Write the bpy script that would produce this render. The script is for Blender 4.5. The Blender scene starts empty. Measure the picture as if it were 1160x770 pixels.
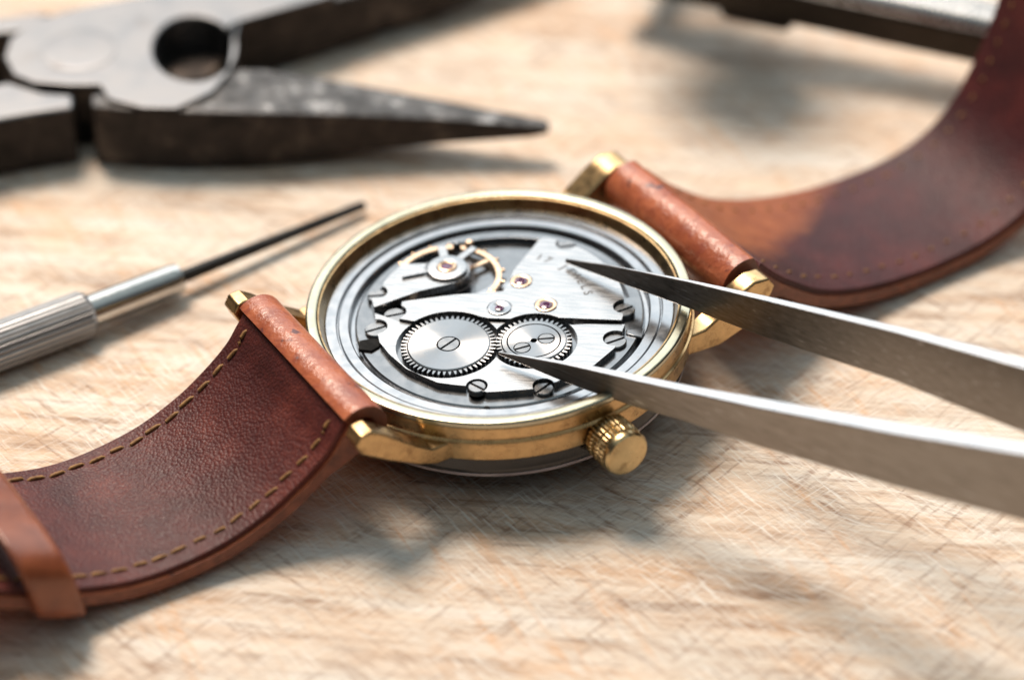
import bpy, bmesh, math, random
from mathutils import Vector, Matrix
random.seed(7)
PI = math.pi
sc = bpy.context.scene
C = sc.collection

# ------------------------------------------------------------------ camera maths (photo is 1160 x 770)
EL = 0.66228248
CAM = Vector((0.06966, -21.09224, 17.02347 - 0.05))
FP = 100 / 36 * 1160
FW = Vector((0, math.cos(EL), -math.sin(EL))); RT = Vector((1, 0, 0)); UP = RT.cross(FW)
def ray(px, py): return FW + RT * ((px - 580) / FP) - UP * ((py - 385) / FP)
def at(px, py, z):
    d = ray(px, py); return CAM + d * ((z - CAM.z) / d.z)
def on_plane(px, py, p, n):
    d = ray(px, py); return CAM + d * ((p - CAM).dot(n) / d.dot(n))
# the watch leans a little: its own frame (U along the strap, V towards the crown)
M3 = Matrix(((0.99716947, -0.04615213, -0.05935495), (0.04623364, 0.99893065, 0.0), (0.05929148, -0.0027442, 0.99823694)))
P0 = Vector((0, 0, -0.10))
A29 = math.radians(29)
UU = Vector((math.cos(A29), math.sin(A29), 0)); VV = Vector((math.sin(A29), -math.cos(A29), 0))
def uvz(u, v, z): return UU * u + VV * v + Vector((0, 0, z))

# ------------------------------------------------------------------ node helpers
def mat(name):
    m = bpy.data.materials.new(name); m.use_nodes = True
    nt = m.node_tree; b = nt.nodes['Principled BSDF']
    return m, nt, b
def N(nt, t, **kw):
    n = nt.nodes.new(t)
    for k, v in kw.items():
        if k.startswith('i_'):
            key = k[2:]
            key = int(key) if key.isdigit() else key.replace('_', ' ')
            n.inputs[key].default_value = v
        else: setattr(n, k, v)
    return n
def L(nt, a, b): nt.links.new(a, b)
def ramp(nt, src, stops, interp='LINEAR'):
    r = nt.nodes.new('ShaderNodeValToRGB'); r.color_ramp.interpolation = interp
    el = r.color_ramp.elements
    while len(el) < len(stops): el.new(0.5)
    for e, (p, c) in zip(el, stops):
        e.position = p; e.color = (c, c, c, 1) if isinstance(c, (int, float)) else (*c, 1)
    L(nt, src, r.inputs[0]); return r.outputs[0]
def coords(nt, scale=(1, 1, 1), rot=(0, 0, 0), kind='Object', loc=(0, 0, 0)):
    t = nt.nodes.new('ShaderNodeTexCoord'); m = nt.nodes.new('ShaderNodeMapping')
    m.inputs['Scale'].default_value = scale; m.inputs['Rotation'].default_value = rot; m.inputs['Location'].default_value = loc
    m.vector_type = 'TEXTURE' if False else 'POINT'
    L(nt, t.outputs[kind], m.inputs[0]); return m.outputs[0]
def rotscale(nt, ang, scale, loc=(0, 0, 0)):
    t = nt.nodes.new('ShaderNodeTexCoord')
    m1 = nt.nodes.new('ShaderNodeMapping'); m1.inputs['Rotation'].default_value = (0, 0, ang); m1.inputs['Location'].default_value = loc
    m2 = nt.nodes.new('ShaderNodeMapping'); m2.inputs['Scale'].default_value = scale
    L(nt, t.outputs['Object'], m1.inputs[0]); L(nt, m1.outputs[0], m2.inputs[0]); return m2.outputs[0]
def noise(nt, vec, scale, detail=4, rough=0.55, dist=0.0):
    n = N(nt, 'ShaderNodeTexNoise', i_Scale=scale, i_Detail=detail, i_Roughness=rough, i_Distortion=dist)
    if vec is not None: L(nt, vec, n.inputs['Vector'])
    return n.outputs['Fac']
def mixc(nt, fac, a, b, mode='MIX'):
    m = N(nt, 'ShaderNodeMix', data_type='RGBA', blend_type=mode)
    for s, v in ((m.inputs['Factor'], fac), (m.inputs['A'], a), (m.inputs['B'], b)):
        if hasattr(v, 'links') or isinstance(v, bpy.types.NodeSocket): L(nt, v, s)
        elif s.name == 'Factor': s.default_value = v
        else: s.default_value = (*v, 1)
    return [o for o in m.outputs if o.type == 'RGBA'][0] if False else m.outputs['Result'] if m.outputs['Result'].type == 'RGBA' else m.outputs[2]
def mixc(nt, fac, a, b, mode='MIX'):
    m = nt.nodes.new('ShaderNodeMixRGB'); m.blend_type = mode
    for s, v in ((m.inputs[0], fac), (m.inputs[1], a), (m.inputs[2], b)):
        if isinstance(v, bpy.types.NodeSocket): L(nt, v, s)
        elif s == m.inputs[0]: s.default_value = v
        else: s.default_value = (*v, 1)
    return m.outputs[0]
def math_(nt, op, a, b=0.0):
    m = nt.nodes.new('ShaderNodeMath'); m.operation = op
    for s, v in ((m.inputs[0], a), (m.inputs[1], b)):
        if isinstance(v, bpy.types.NodeSocket): L(nt, v, s)
        else: s.default_value = v
    return m.outputs[0]
def bump(nt, b, h, strength=0.3, dist=0.02, prev=None):
    n = N(nt, 'ShaderNodeBump', i_Strength=strength, i_Distance=dist)
    L(nt, h, n.inputs['Height'])
    if prev is not None: L(nt, prev, n.inputs['Normal'])
    L(nt, n.outputs[0], b.inputs['Normal']); return n.outputs[0]

def metal(name, col, rough=0.3, var=0.06, scale=6.0, stretch=(1, 1, 1), ang=0.0, dirt=None, bumpy=0.0, aniso=0.0, tangent=False, spots=0.0):
    m, nt, b = mat(name)
    b.inputs['Metallic'].default_value = 1
    v = rotscale(nt, ang, stretch)
    n = noise(nt, v, scale, 5, 0.6)
    lo = tuple(max(0, c * (1 - var)) for c in col); hi = tuple(min(1, c * (1 + var)) for c in col)
    c = ramp(nt, n, [(0.3, lo), (0.7, hi)])
    if dirt:
        d = noise(nt, rotscale(nt, 0.4, (1, 1, 1), (3, 1, 2)), dirt[1], 6, 0.65)
        f = ramp(nt, d, [(dirt[2], 0.0), (dirt[2] + 0.12, 1.0)])
        c = mixc(nt, math_(nt, 'MULTIPLY', f, dirt[3]), c, dirt[0])
    L(nt, c, b.inputs['Base Color'])
    rr = ramp(nt, n, [(0.25, max(0.02, rough * 0.75)), (0.75, min(1, rough * 1.25))])
    L(nt, rr, b.inputs['Roughness'])
    if aniso:
        b.inputs['Anisotropic'].default_value = aniso
        if tangent:
            t = N(nt, 'ShaderNodeTangent', direction_type='RADIAL', axis='Z'); L(nt, t.outputs[0], b.inputs['Tangent'])
    if bumpy: bump(nt, b, n, bumpy, 0.01)
    return m

MATS = {}
def build_materials():
    # ---- wood of the work surface
    m, nt, b = mat('wood')
    big = noise(nt, rotscale(nt, 0.15, (0.40, 1.3, 1)), 1.0, 4, 0.6)
    grain = noise(nt, rotscale(nt, 0.10, (0.30, 2.6, 1), (2, 5, 0)), 1.2, 7, 0.60)
    pore = noise(nt, rotscale(nt, 0.10, (0.8, 16, 1), (8, 3, 0)), 1.4, 6, 0.65)
    fibre = noise(nt, rotscale(nt, -0.5, (0.8, 24, 1), (7, 1, 0)), 1.2, 6, 0.7)
    c = ramp(nt, grain, [(0.34, (0.36, 0.225, 0.145)), (0.44, (0.65, 0.48, 0.35)), (0.53, (0.79, 0.68, 0.56)), (0.63, (0.86, 0.81, 0.74))])
    tone = ramp(nt, big, [(0.38, (0.88, 0.64, 0.45)), (0.5, (0.86, 0.75, 0.63)), (0.60, (0.82, 0.80, 0.74))])
    c = mixc(nt, 0.38, c, tone)
    c = mixc(nt, 0.35, c, ramp(nt, pore, [(0.32, (0.50, 0.38, 0.29)), (0.55, (1.0, 1.0, 1.0))]), 'MULTIPLY')
    hs = []
    def scratch(ang, sx, sy, lo, hi, col, amt, loc, mask, dist=0.0, det=5):
        nonlocal c
        n = noise(nt, rotscale(nt, ang, (sx, sy, 1), loc), 1.0, det, 0.62, dist)
        k = noise(nt, rotscale(nt, 0, (1, 1, 1), (loc[1], loc[0], 0)), mask, 3, 0.6)
        f = math_(nt, 'MULTIPLY', ramp(nt, n, [(lo, 0.0), (hi, 1.0)]), ramp(nt, k, [(0.40, 0.0), (0.56, 1.0)]))
        c = mixc(nt, math_(nt, 'MULTIPLY', f, amt), c, col); hs.append(f)
    # broad worn streaks along and across the grain, then fine pale knife cuts
    scratch(1.15, 0.8, 6.5, 0.52, 0.68, (0.76, 0.46, 0.26), 0.70, (6, 3, 0), 0.6)
    scratch(0.08, 0.8, 9.0, 0.53, 0.69, (0.27, 0.155, 0.10), 0.9, (2, 9, 0), 0.6)
    scratch(0.78, 1.5, 13.0, 0.53, 0.68, (0.30, 0.17, 0.11), 0.72, (3, 8, 0), 0.6)
    scratch(-0.85, 1.6, 14.0, 0.53, 0.68, (0.31, 0.18, 0.12), 0.68, (12, 4, 0), 0.7)
    scratch(0.95, 2.4, 30, 0.52, 0.64, (0.90, 0.86, 0.79), 0.80, (1, 2, 0), 0.7)
    scratch(0.50, 2.1, 26, 0.52, 0.64, (0.90, 0.86, 0.79), 0.75, (4, 2, 0), 0.7)
    scratch(-0.70, 2.3, 32, 0.53, 0.65, (0.90, 0.85, 0.78), 0.75, (9, 7, 0), 0.7)
    scratch(0.20, 1.8, 30, 0.55, 0.66, (0.90, 0.86, 0.80), 0.60, (5, 5, 0), 0.8)
    scratch(0.72, 0.7, 40, 0.62, 0.70, (0.34, 0.19, 0.12), 0.50, (7, 11, 0), 0.7)
    c = mixc(nt, 0.3, c, ramp(nt, fibre, [(0.3, (0.42, 0.33, 0.27)), (0.68, (1.0, 1.0, 1.0))]), 'MULTIPLY')
    L(nt, c, b.inputs['Base Color'])
    b.inputs['Roughness'].default_value = 0.7; b.inputs['Specular IOR Level'].default_value = 0.15
    h = math_(nt, 'ADD', math_(nt, 'MULTIPLY', fibre, 0.45), math_(nt, 'MULTIPLY', pore, 0.5))
    for q, s in zip(hs, (-.3, -.5, -.4, -.4, -.5, -.5, -.5, -.4, -.6)): h = math_(nt, 'ADD', h, math_(nt, 'MULTIPLY', q, s))
    bump(nt, b, h, 0.40, 0.03)
    MATS['wood'] = m
    # ---- tan outer leather
    m, nt, b = mat('tan_leather')
    v = coords(nt)
    n1 = noise(nt, v, 2.6, 5, 0.6); n2 = noise(nt, v, 9, 5, 0.65, 0.5); n3 = noise(nt, coords(nt, loc=(4, 2, 1)), 6.5, 2, 0.5)
    c = ramp(nt, n1, [(0.3, (0.27, 0.066, 0.032)), (0.55, (0.44, 0.128, 0.058)), (0.75, (0.54, 0.19, 0.092))])
    c = mixc(nt, math_(nt, 'MULTIPLY', ramp(nt, n2, [(0.52, 0.0), (0.66, 1.0)]), 0.55), c, (0.22, 0.045, 0.03))
    c = mixc(nt, math_(nt, 'MULTIPLY', ramp(nt, n3, [(0.67, 0.0), (0.71, 1.0)]), 0.85), c, (0.07, 0.025, 0.03))
    L(nt, c, b.inputs['Base Color'])
    L(nt, ramp(nt, n2, [(0.3, 0.24), (0.7, 0.36)]), b.inputs['Roughness'])
    vo = N(nt, 'ShaderNodeTexVoronoi', i_Scale=26); L(nt, v, vo.inputs['Vector'])
    h = math_(nt, 'ADD', math_(nt, 'MULTIPLY', vo.outputs['Distance'], 0.10), math_(nt, 'MULTIPLY', n2, 0.38))
    h = math_(nt, 'ADD', h, math_(nt, 'MULTIPLY', n1, 1.0))
    bump(nt, b, h, 0.42, 0.06)
    MATS['tan'] = m
    m, nt, b = mat('brown_keeper_leather')
    n1 = noise(nt, coords(nt), 3, 5, 0.6); n2 = noise(nt, coords(nt), 20, 4, 0.6)
    L(nt, ramp(nt, n1, [(0.3, (0.14, 0.034, 0.014)), (0.7, (0.30, 0.085, 0.032))]), b.inputs['Base Color'])
    b.inputs['Roughness'].default_value = 0.30; bump(nt, b, math_(nt, 'ADD', n1, math_(nt, 'MULTIPLY', n2, 0.4)), 0.35, 0.03)
    MATS['keeper'] = m
    m, nt, b = mat('shaded_leather_edge')  # strap sides darker than the tan: their shade is painted in
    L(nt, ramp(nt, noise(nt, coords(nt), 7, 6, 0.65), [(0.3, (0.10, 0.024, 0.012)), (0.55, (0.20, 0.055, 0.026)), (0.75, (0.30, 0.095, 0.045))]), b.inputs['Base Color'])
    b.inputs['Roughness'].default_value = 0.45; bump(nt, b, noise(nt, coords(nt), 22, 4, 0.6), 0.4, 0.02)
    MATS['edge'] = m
    # ---- darker edge leather of the keeper
    # ---- lining of the left strap / right strap
    for key, two_tone in (('lining', 0), ('lining_two_tone', 1)):
        m, nt, b = mat('leather_' + key)
        v = coords(nt)
        n1 = noise(nt, v, 1.7, 5, 0.6); n2 = noise(nt, v, 30, 3, 0.6)
        vo = N(nt, 'ShaderNodeTexVoronoi', i_Scale=34, i_Randomness=1.0); L(nt, v, vo.inputs['Vector'])
        c = ramp(nt, n1, [(0.3, (0.048, 0.0095, 0.008)), (0.5, (0.095, 0.019, 0.015)), (0.72, (0.175, 0.040, 0.028))] if not two_tone else [(0.3, (0.030, 0.0055, 0.008)), (0.5, (0.060, 0.010, 0.012)), (0.72, (0.12, 0.021, 0.019))])
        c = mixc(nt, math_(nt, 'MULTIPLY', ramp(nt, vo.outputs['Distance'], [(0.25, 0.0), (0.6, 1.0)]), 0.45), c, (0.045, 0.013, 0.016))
        if two_tone:
            # tan nearest the watch, darker beyond a slanted noisy line
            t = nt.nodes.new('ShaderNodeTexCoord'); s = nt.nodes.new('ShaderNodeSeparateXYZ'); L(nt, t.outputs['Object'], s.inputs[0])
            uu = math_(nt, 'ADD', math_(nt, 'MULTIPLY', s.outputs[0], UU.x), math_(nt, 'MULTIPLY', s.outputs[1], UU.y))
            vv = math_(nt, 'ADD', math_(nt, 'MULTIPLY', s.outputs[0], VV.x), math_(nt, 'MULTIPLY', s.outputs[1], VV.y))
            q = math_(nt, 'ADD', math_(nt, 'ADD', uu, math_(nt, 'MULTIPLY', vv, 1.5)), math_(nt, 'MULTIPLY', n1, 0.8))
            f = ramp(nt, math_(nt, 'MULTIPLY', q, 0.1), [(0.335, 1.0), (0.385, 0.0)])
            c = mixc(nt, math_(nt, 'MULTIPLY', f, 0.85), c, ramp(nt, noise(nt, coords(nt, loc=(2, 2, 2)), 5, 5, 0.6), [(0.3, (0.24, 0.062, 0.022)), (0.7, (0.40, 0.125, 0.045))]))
        L(nt, c, b.inputs['Base Color'])
        L(nt, ramp(nt, n2, [(0.3, 0.40), (0.7, 0.58)]), b.inputs['Roughness'])
        b.inputs['Specular IOR Level'].default_value = 0.28 if two_tone else 0.28
        h = math_(nt, 'ADD', math_(nt, 'MULTIPLY', vo.outputs['Distance'], -0.8), math_(nt, 'MULTIPLY', n2, 0.5))
        h = math_(nt, 'ADD', h, math_(nt, 'MULTIPLY', noise(nt, v, 4, 3, 0.5), 0.5))
        bump(nt, b, h, 0.5, 0.018)
        MATS[key] = m
    m, nt, b = mat('thread')
    c = ramp(nt, noise(nt, coords(nt), 14, 4, 0.6), [(0.3, (0.15, 0.062, 0.018)), (0.7, (0.38, 0.20, 0.065))])
    L(nt, c, b.inputs['Base Color']); b.inputs['Roughness'].default_value = 0.7
    bump(nt, b, noise(nt, coords(nt), 60, 2), 0.5, 0.01)
    MATS['thread'] = m
    # ---- metals
    MATS['gold'] = metal('worn_gold', (0.49, 0.33, 0.165), 0.29, 0.20, 9, dirt=((0.17, 0.095, 0.045), 7, 0.55, 0.55), bumpy=0.06)
    MATS['crown'] = metal('aged_brass_crown', (0.52, 0.40, 0.22), 0.30, 0.18, 8, dirt=((0.22, 0.14, 0.06), 6, 0.60, 0.7), bumpy=0.05)
    MATS['rim'] = metal('pale_gold_rim', (0.42, 0.39, 0.29), 0.25, 0.08, 7, dirt=((0.45, 0.32, 0.16), 6, 0.62, 0.6), bumpy=0.03)
    MATS['wall'] = metal('inner_gold_wall', (0.34, 0.24, 0.125), 0.3, 0.2, 6, dirt=((0.20, 0.12, 0.06), 6, 0.5, 0.8), bumpy=0.05)
    MATS['ring'] = metal('brushed_ring_steel', (0.31, 0.317, 0.33), 0.22, 0.06, 9, dirt=((0.30, 0.26, 0.24), 9, 0.62, 0.6), bumpy=0.04)
    MATS['plate'] = metal('nickel_main_plate', (0.20, 0.205, 0.213), 0.20, 0.08, 10, bumpy=0.03)
    MATS['bridge'] = metal('frosted_nickel_bridge', (0.315, 0.322, 0.332), 0.28, 0.06, 4, (1, 9, 1), 0.25, dirt=((0.27, 0.265, 0.265), 7, 0.66, 0.5), bumpy=0.05)
    MATS['wheel'] = metal('turned_steel', (0.27, 0.274, 0.282), 0.33, 0.04, 14, aniso=0.85, tangent=True)
    MATS['screw'] = metal('polished_screw_steel', (0.20, 0.205, 0.212), 0.28, 0.08, 9)
    MATS['tooth'] = metal('wheel_side_steel', (0.34, 0.34, 0.35), 0.35, 0.1, 9)
    m, nt, b = mat('black_parts_and_shade')
    L(nt, ramp(nt, noise(nt, coords(nt), 12, 3), [(0.3, 0.006), (0.7, 0.02)]), b.inputs['Base Color']); b.inputs['Roughness'].default_value = 0.8; b.inputs['Specular IOR Level'].default_value = 0.1
    MATS['black'] = m
    MATS['brass'] = metal('brass_balance', (0.66, 0.46, 0.31), 0.28, 0.12, 10)
    MATS['clamp'] = metal('dark_clamp_steel', (0.10, 0.10, 0.105), 0.35, 0.2, 8)
    m, nt, b = mat('ruby')
    L(nt, ramp(nt, noise(nt, coords(nt), 9, 2), [(0.3, (0.06, 0.008, 0.045)), (0.7, (0.16, 0.02, 0.11))]), b.inputs['Base Color'])
    b.inputs['Roughness'].default_value = 0.06; b.inputs['Coat Weight'].default_value = 0.6
    MATS['ruby'] = m
    m, nt, b = mat('engraved_ink')
    L(nt, ramp(nt, noise(nt, coords(nt), 20, 3), [(0.3, (0.05, 0.05, 0.055)), (0.7, (0.16, 0.16, 0.165))]), b.inputs['Base Color']); b.inputs['Roughness'].default_value = 0.6
    MATS['ink'] = m
    m, nt, b = mat('acrylic_crystal')
    L(nt, ramp(nt, noise(nt, coords(nt), 3, 3), [(0.3, (0.012, 0.010, 0.010)), (0.7, (0.022, 0.019, 0.019))]), b.inputs['Base Color'])
    b.inputs['Roughness'].default_value = 0.10; b.inputs['IOR'].default_value = 1.49
    MATS['crystal'] = m
    m, nt, b = mat('acrylic_edge')
    L(nt, ramp(nt, noise(nt, coords(nt), 5, 3), [(0.3, (0.42, 0.36, 0.38)), (0.7, (0.60, 0.53, 0.55))]), b.inputs['Base Color'])
    b.inputs['Roughness'].default_value = 0.15; b.inputs['Transmission Weight'].default_value = 0.3
    MATS['crystal_edge'] = m
    # tweezers: brushed steel with small bright scratches
    m, nt, b = mat('brushed_tweezer_steel'); b.inputs['Metallic'].default_value = 1
    v = rotscale(nt, 0.53, (0.7, 14, 14)); br = noise(nt, v, 3.0, 6, 0.7)
    sp = noise(nt, rotscale(nt, 0.56, (1.6, 26, 26), (3, 1, 4)), 1.9, 2, 0.5)
    c = ramp(nt, br, [(0.3, (0.19, 0.175, 0.16)), (0.7, (0.36, 0.335, 0.31))])
    c = mixc(nt, math_(nt, 'MULTIPLY', ramp(nt, sp, [(0.67, 0.0), (0.72, 1.0)]), 0.45), c, (0.80, 0.81, 0.83))
    L(nt, c, b.inputs['Base Color']); L(nt, ramp(nt, br, [(0.3, 0.26), (0.7, 0.44)]), b.inputs['Roughness'])
    bump(nt, b, br, 0.10, 0.01)
    MATS['tweezer'] = m
    MATS['tweezer_edge'] = metal('lit_tweezer_edge', (0.54, 0.54, 0.55), 0.30, 0.05, 6)  # edge highlight put into the colour: lighter steel than the flanks
    # pliers: pale worn joint, flanks with their shade put into the colour
    MATS['plier_face'] = metal('worn_plier_steel', (0.20, 0.20, 0.205), 0.46, 0.10, 3, dirt=((0.15, 0.14, 0.135), 2.2, 0.58, 0.6), bumpy=0.12)
    m, nt, b = mat('shaded_plier_steel')
    n = noise(nt, coords(nt), 2.4, 7, 0.68); n2 = noise(nt, coords(nt, loc=(3, 3, 3)), 9, 5, 0.65)
    c = ramp(nt, n, [(0.3, (0.014, 0.0125, 0.012)), (0.54, (0.038, 0.031, 0.028)), (0.74, (0.13, 0.105, 0.088))])
    L(nt, c, b.inputs['Base Color']); b.inputs['Metallic'].default_value = 0.75
    L(nt, ramp(nt, n2, [(0.3, 0.38), (0.7, 0.62)]), b.inputs['Roughness']); bump(nt, b, n2, 0.5, 0.05)
    MATS['plier_side'] = m
    m, nt, b = mat('scuffed_jaw_steel')
    n = noise(nt, coords(nt), 3.5, 7, 0.7); n2 = noise(nt, coords(nt, loc=(1, 5, 3)), 13, 4, 0.6)
    c = ramp(nt, n, [(0.38, (0.035, 0.034, 0.034)), (0.55, (0.10, 0.097, 0.096)), (0.70, (0.42, 0.415, 0.41))])
    L(nt, c, b.inputs['Base Color']); b.inputs['Metallic'].default_value = 0.85
    L(nt, ramp(nt, n2, [(0.3, 0.34), (0.7, 0.6)]), b.inputs['Roughness']); bump(nt, b, n2, 0.35, 0.04)
    MATS['jaw'] = m
    MATS['handle'] = metal('screwdriver_handle_alloy', (0.36, 0.36, 0.365), 0.48, 0.06, 8, bumpy=0.03)
    MATS['chrome'] = metal('screwdriver_collar_steel', (0.52, 0.51, 0.49), 0.20, 0.05, 5)
    MATS['blade'] = metal('dark_blade_steel', (0.035, 0.034, 0.033), 0.40, 0.2, 5)
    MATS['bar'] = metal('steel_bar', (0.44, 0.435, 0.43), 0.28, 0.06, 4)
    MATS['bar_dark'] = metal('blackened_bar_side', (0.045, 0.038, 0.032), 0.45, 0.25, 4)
build_materials()

# ------------------------------------------------------------------ object helpers
def finish(o, smooth=35):
    me = o.data
    me.polygons.foreach_set('use_smooth', [True] * len(me.polygons))
    me.set_sharp_from_angle(angle=math.radians(smooth)); me.update()
def wn_(o):
    w = o.modifiers.new('Normals', 'WEIGHTED_NORMAL'); w.keep_sharp = True; w.weight = 100
def obj(name, bm, m, parent=None, loc=None, smooth=35, bevel=0, bseg=2, bang=40):
    bmesh.ops.recalc_face_normals(bm, faces=bm.faces)
    me = bpy.data.meshes.new(name); bm.to_mesh(me); bm.free()
    o = bpy.data.objects.new(name, me); C.objects.link(o)
    for x in (m if isinstance(m, (list, tuple)) else [m]): me.materials.append(MATS[x])
    if loc is not None: o.location = loc
    if parent is not None: o.parent = parent
    if bevel:
        md = o.modifiers.new('Bevel', 'BEVEL'); md.width = bevel; md.segments = bseg; md.limit_method = 'ANGLE'; md.angle_limit = math.radians(bang)
        md.use_clamp_overlap = True
    wn_(o)
    finish(o, smooth)
    return o
def empty(name, loc, label, cat, group=None):
    o = bpy.data.objects.new(name, None); C.objects.link(o); o.location = loc; o.empty_display_size = 0.3
    o['label'] = label; o['category'] = cat
    if group: o['group'] = group
    return o
def lathe(profile, seg=96, close=False, c=(0, 0), a0=0):
    bm = bmesh.new(); rings = []
    for r, z in profile:
        if r < 1e-6: rings.append([bm.verts.new((c[0], c[1], z))])
        else: rings.append([bm.verts.new((c[0] + r * math.cos(a0 + 2 * PI * k / seg), c[1] + r * math.sin(a0 + 2 * PI * k / seg), z)) for k in range(seg)])
    pairs = list(zip(rings, rings[1:])) + ([(rings[-1], rings[0])] if close else [])
    for a, b in pairs:
        for k in range(seg):
            j = (k + 1) % seg
            if len(a) == 1 and len(b) == 1: continue
            if len(a) == 1: bm.faces.new((a[0], b[k], b[j]))
            elif len(b) == 1: bm.faces.new((a[k], a[j], b[0]))
            else: bm.faces.new((a[k], a[j], b[j], b[k]))
    return bm
def prism(poly, z0, z1, bm=None, mi=(0, 0)):
    bm = bm or bmesh.new()
    lo = [bm.verts.new((p[0], p[1], z0 if len(p) < 3 else p[2])) for p in poly]; hi = [bm.verts.new((p[0], p[1], z1)) for p in poly]
    f = bm.faces.new(hi); f.material_index = mi[0]
    f = bm.faces.new(lo[::-1]); f.material_index = mi[1]
    n = len(poly)
    for k in range(n):
        f = bm.faces.new((lo[k], lo[(k + 1) % n], hi[(k + 1) % n], hi[k])); f.material_index = mi[1]
    return bm
def cyl(c, r, z0, z1, seg=48, bm=None):
    return prism([(c[0] + r * math.cos(2 * PI * k / seg), c[1] + r * math.sin(2 * PI * k / seg)) for k in range(seg)], z0, z1, bm)
def box(bm, c, sx, sy, sz, rz=0):
    R = Matrix.Rotation(rz, 3, 'Z'); vs = []
    for dz in (-1, 1):
        for dx, dy in ((-1, -1), (1, -1), (1, 1), (-1, 1)):
            vs.append(bm.verts.new(Vector(c) + R @ Vector((dx * sx / 2, dy * sy / 2, dz * sz / 2))))
    for f in ((0, 3, 2, 1), (4, 5, 6, 7), (0, 1, 5, 4), (1, 2, 6, 5), (2, 3, 7, 6), (3, 0, 4, 7)): bm.faces.new([vs[i] for i in f])
    return bm
def apply_mods(o):
    dg = bpy.context.evaluated_depsgraph_get(); dg.update()
    me = bpy.data.meshes.new_from_object(o.evaluated_get(dg)); old = o.data
    o.modifiers.clear(); me.name = old.name; o.data = me
def cut(o, cutters):
    tmp = []
    for bm in cutters:
        bmesh.ops.recalc_face_normals(bm, faces=bm.faces)
        me = bpy.data.meshes.new('cutter'); bm.to_mesh(me); bm.free()
        t = bpy.data.objects.new('cutter', me); C.objects.link(t); t.parent = o.parent; t.location = o.location; tmp.append(t)
        md = o.modifiers.new('Cut', 'BOOLEAN'); md.operation = 'DIFFERENCE'; md.solver = 'EXACT'; md.object = t
    apply_mods(o)
    wn_(o)
    for t in tmp:
        me = t.data; bpy.data.objects.remove(t); bpy.data.meshes.remove(me)
    finish(o)
def add_bevel(o, w, seg=2, ang=40):
    md = o.modifiers.new('Bevel', 'BEVEL'); md.width = w; md.segments = seg; md.limit_method = 'ANGLE'; md.angle_limit = math.radians(ang)
    for q in [q for q in o.modifiers if q.type == 'WEIGHTED_NORMAL']: o.modifiers.remove(q)
    wn_(o)
def tube(bm, pts, rad, seg=12, caps=True):
    """swept round tube along pts; rad may be a list"""
    pts = [Vector(p) for p in pts]; rings = []
    for i, p in enumerate(pts):
        t = (pts[min(i + 1, len(pts) - 1)] - pts[max(i - 1, 0)]).normalized()
        a = Vector((0, 0, 1)) if abs(t.z) < 0.9 else Vector((1, 0, 0))
        x = t.cross(a).normalized(); y = t.cross(x)
        r = rad[i] if isinstance(rad, (list, tuple)) else rad
        rings.append([bm.verts.new(p + (x * math.cos(2 * PI * k / seg) + y * math.sin(2 * PI * k / seg)) * r) for k in range(seg)])
    for a, b in zip(rings, rings[1:]):
        for k in range(seg): bm.faces.new((a[k], a[(k + 1) % seg], b[(k + 1) % seg], b[k]))
    if caps: bm.faces.new(rings[0][::-1]); bm.faces.new(rings[-1])
    return bm
def smooth_path(pts, n=16):
    out = []; P = [pts[0]] + list(pts) + [pts[-1]]
    for i in range(1, len(P) - 2):
        p0, p1, p2, p3 = [Vector(q) for q in P[i - 1:i + 3]]
        for k in range(n):
            t = k / n
            out.append(0.5 * ((2 * p1) + (p2 - p0) * t + (2 * p0 - 5 * p1 + 4 * p2 - p3) * t * t + (3 * p1 - p0 - 3 * p2 + p3) * t ** 3))
    out.append(Vector(pts[-1])); return out

# ------------------------------------------------------------------ the wooden surface
bm = bmesh.new()
vs = [bm.verts.new(p) for p in ((-60, -40, 0), (60, -40, 0), (60, 60, 0), (-60, 60, 0))]; bm.faces.new(vs)
table = obj('wooden_tabletop', bm, 'wood'); table['kind'] = 'structure'
table['label'] = 'pale knife-scarred wooden work surface under the watch and tools'

# ------------------------------------------------------------------ WRISTWATCH
watch = empty('wristwatch', (0, 0, 0), 'gold wristwatch lying face down with its movement open and brown leather strap', 'wristwatch')
watch.matrix_world = M3.to_4x4()
OFF = -P0
def part(name, bm, m, parent=watch, loc=(0, 0, 0), **kw):
    l = Vector(loc) + (OFF if parent == watch else Vector((0, 0, 0)))
    return obj(name, bm, m, parent, l, **kw)

# case
case = part('case', lathe([(1.60, 0.50), (1.69, 0.50), (1.69, 0.80), (1.78, 0.835), (1.79, 0.825), (1.79, 0.70), (1.80, 0.693), (1.822, 0.686), (1.822, 0.664), (1.80, 0.655), (1.795, 0.645), (1.795, 0.475), (1.74, 0.44), (1.64, 0.42), (1.60, 0.42)], 160, True), 'gold', bevel=0.006)
bez = part('case_rim', lathe([(1.690, 0.80), (1.690, 0.875), (1.700, 0.893), (1.72, 0.90), (1.775, 0.90), (1.795, 0.893), (1.802, 0.875), (1.800, 0.845), (1.78, 0.836)], 160, True), 'rim', smooth=60)
part('inner_wall', lathe([(1.689, 0.88), (1.675, 0.878), (1.630, 0.765), (1.625, 0.72), (1.689, 0.72)], 160, True), 'wall', smooth=50)
part('movement_ring', lathe([(1.627, 0.70), (1.627, 0.764), (1.62, 0.768), (1.526, 0.768), (1.522, 0.725), (1.506, 0.725), (1.502, 0.748), (1.415, 0.748), (1.402, 0.738), (1.397, 0.668), (1.33, 0.662), (1.34, 0.55), (1.5, 0.52)], 160, True), 'ring', bevel=0.004)
part('crystal', lathe([(0, -0.085), (0.5, -0.075), (0.9, -0.045), (1.25, 0.01), (1.5, 0.075), (1.64, 0.15), (1.70, 0.21), (1.72, 0.25), (1.70, 0.285), (1.66, 0.42), (1.60, 0.42), (1.58, 0.25), (1.4, 0.1), (0, -0.08)], 120), 'crystal', smooth=60)
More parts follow.
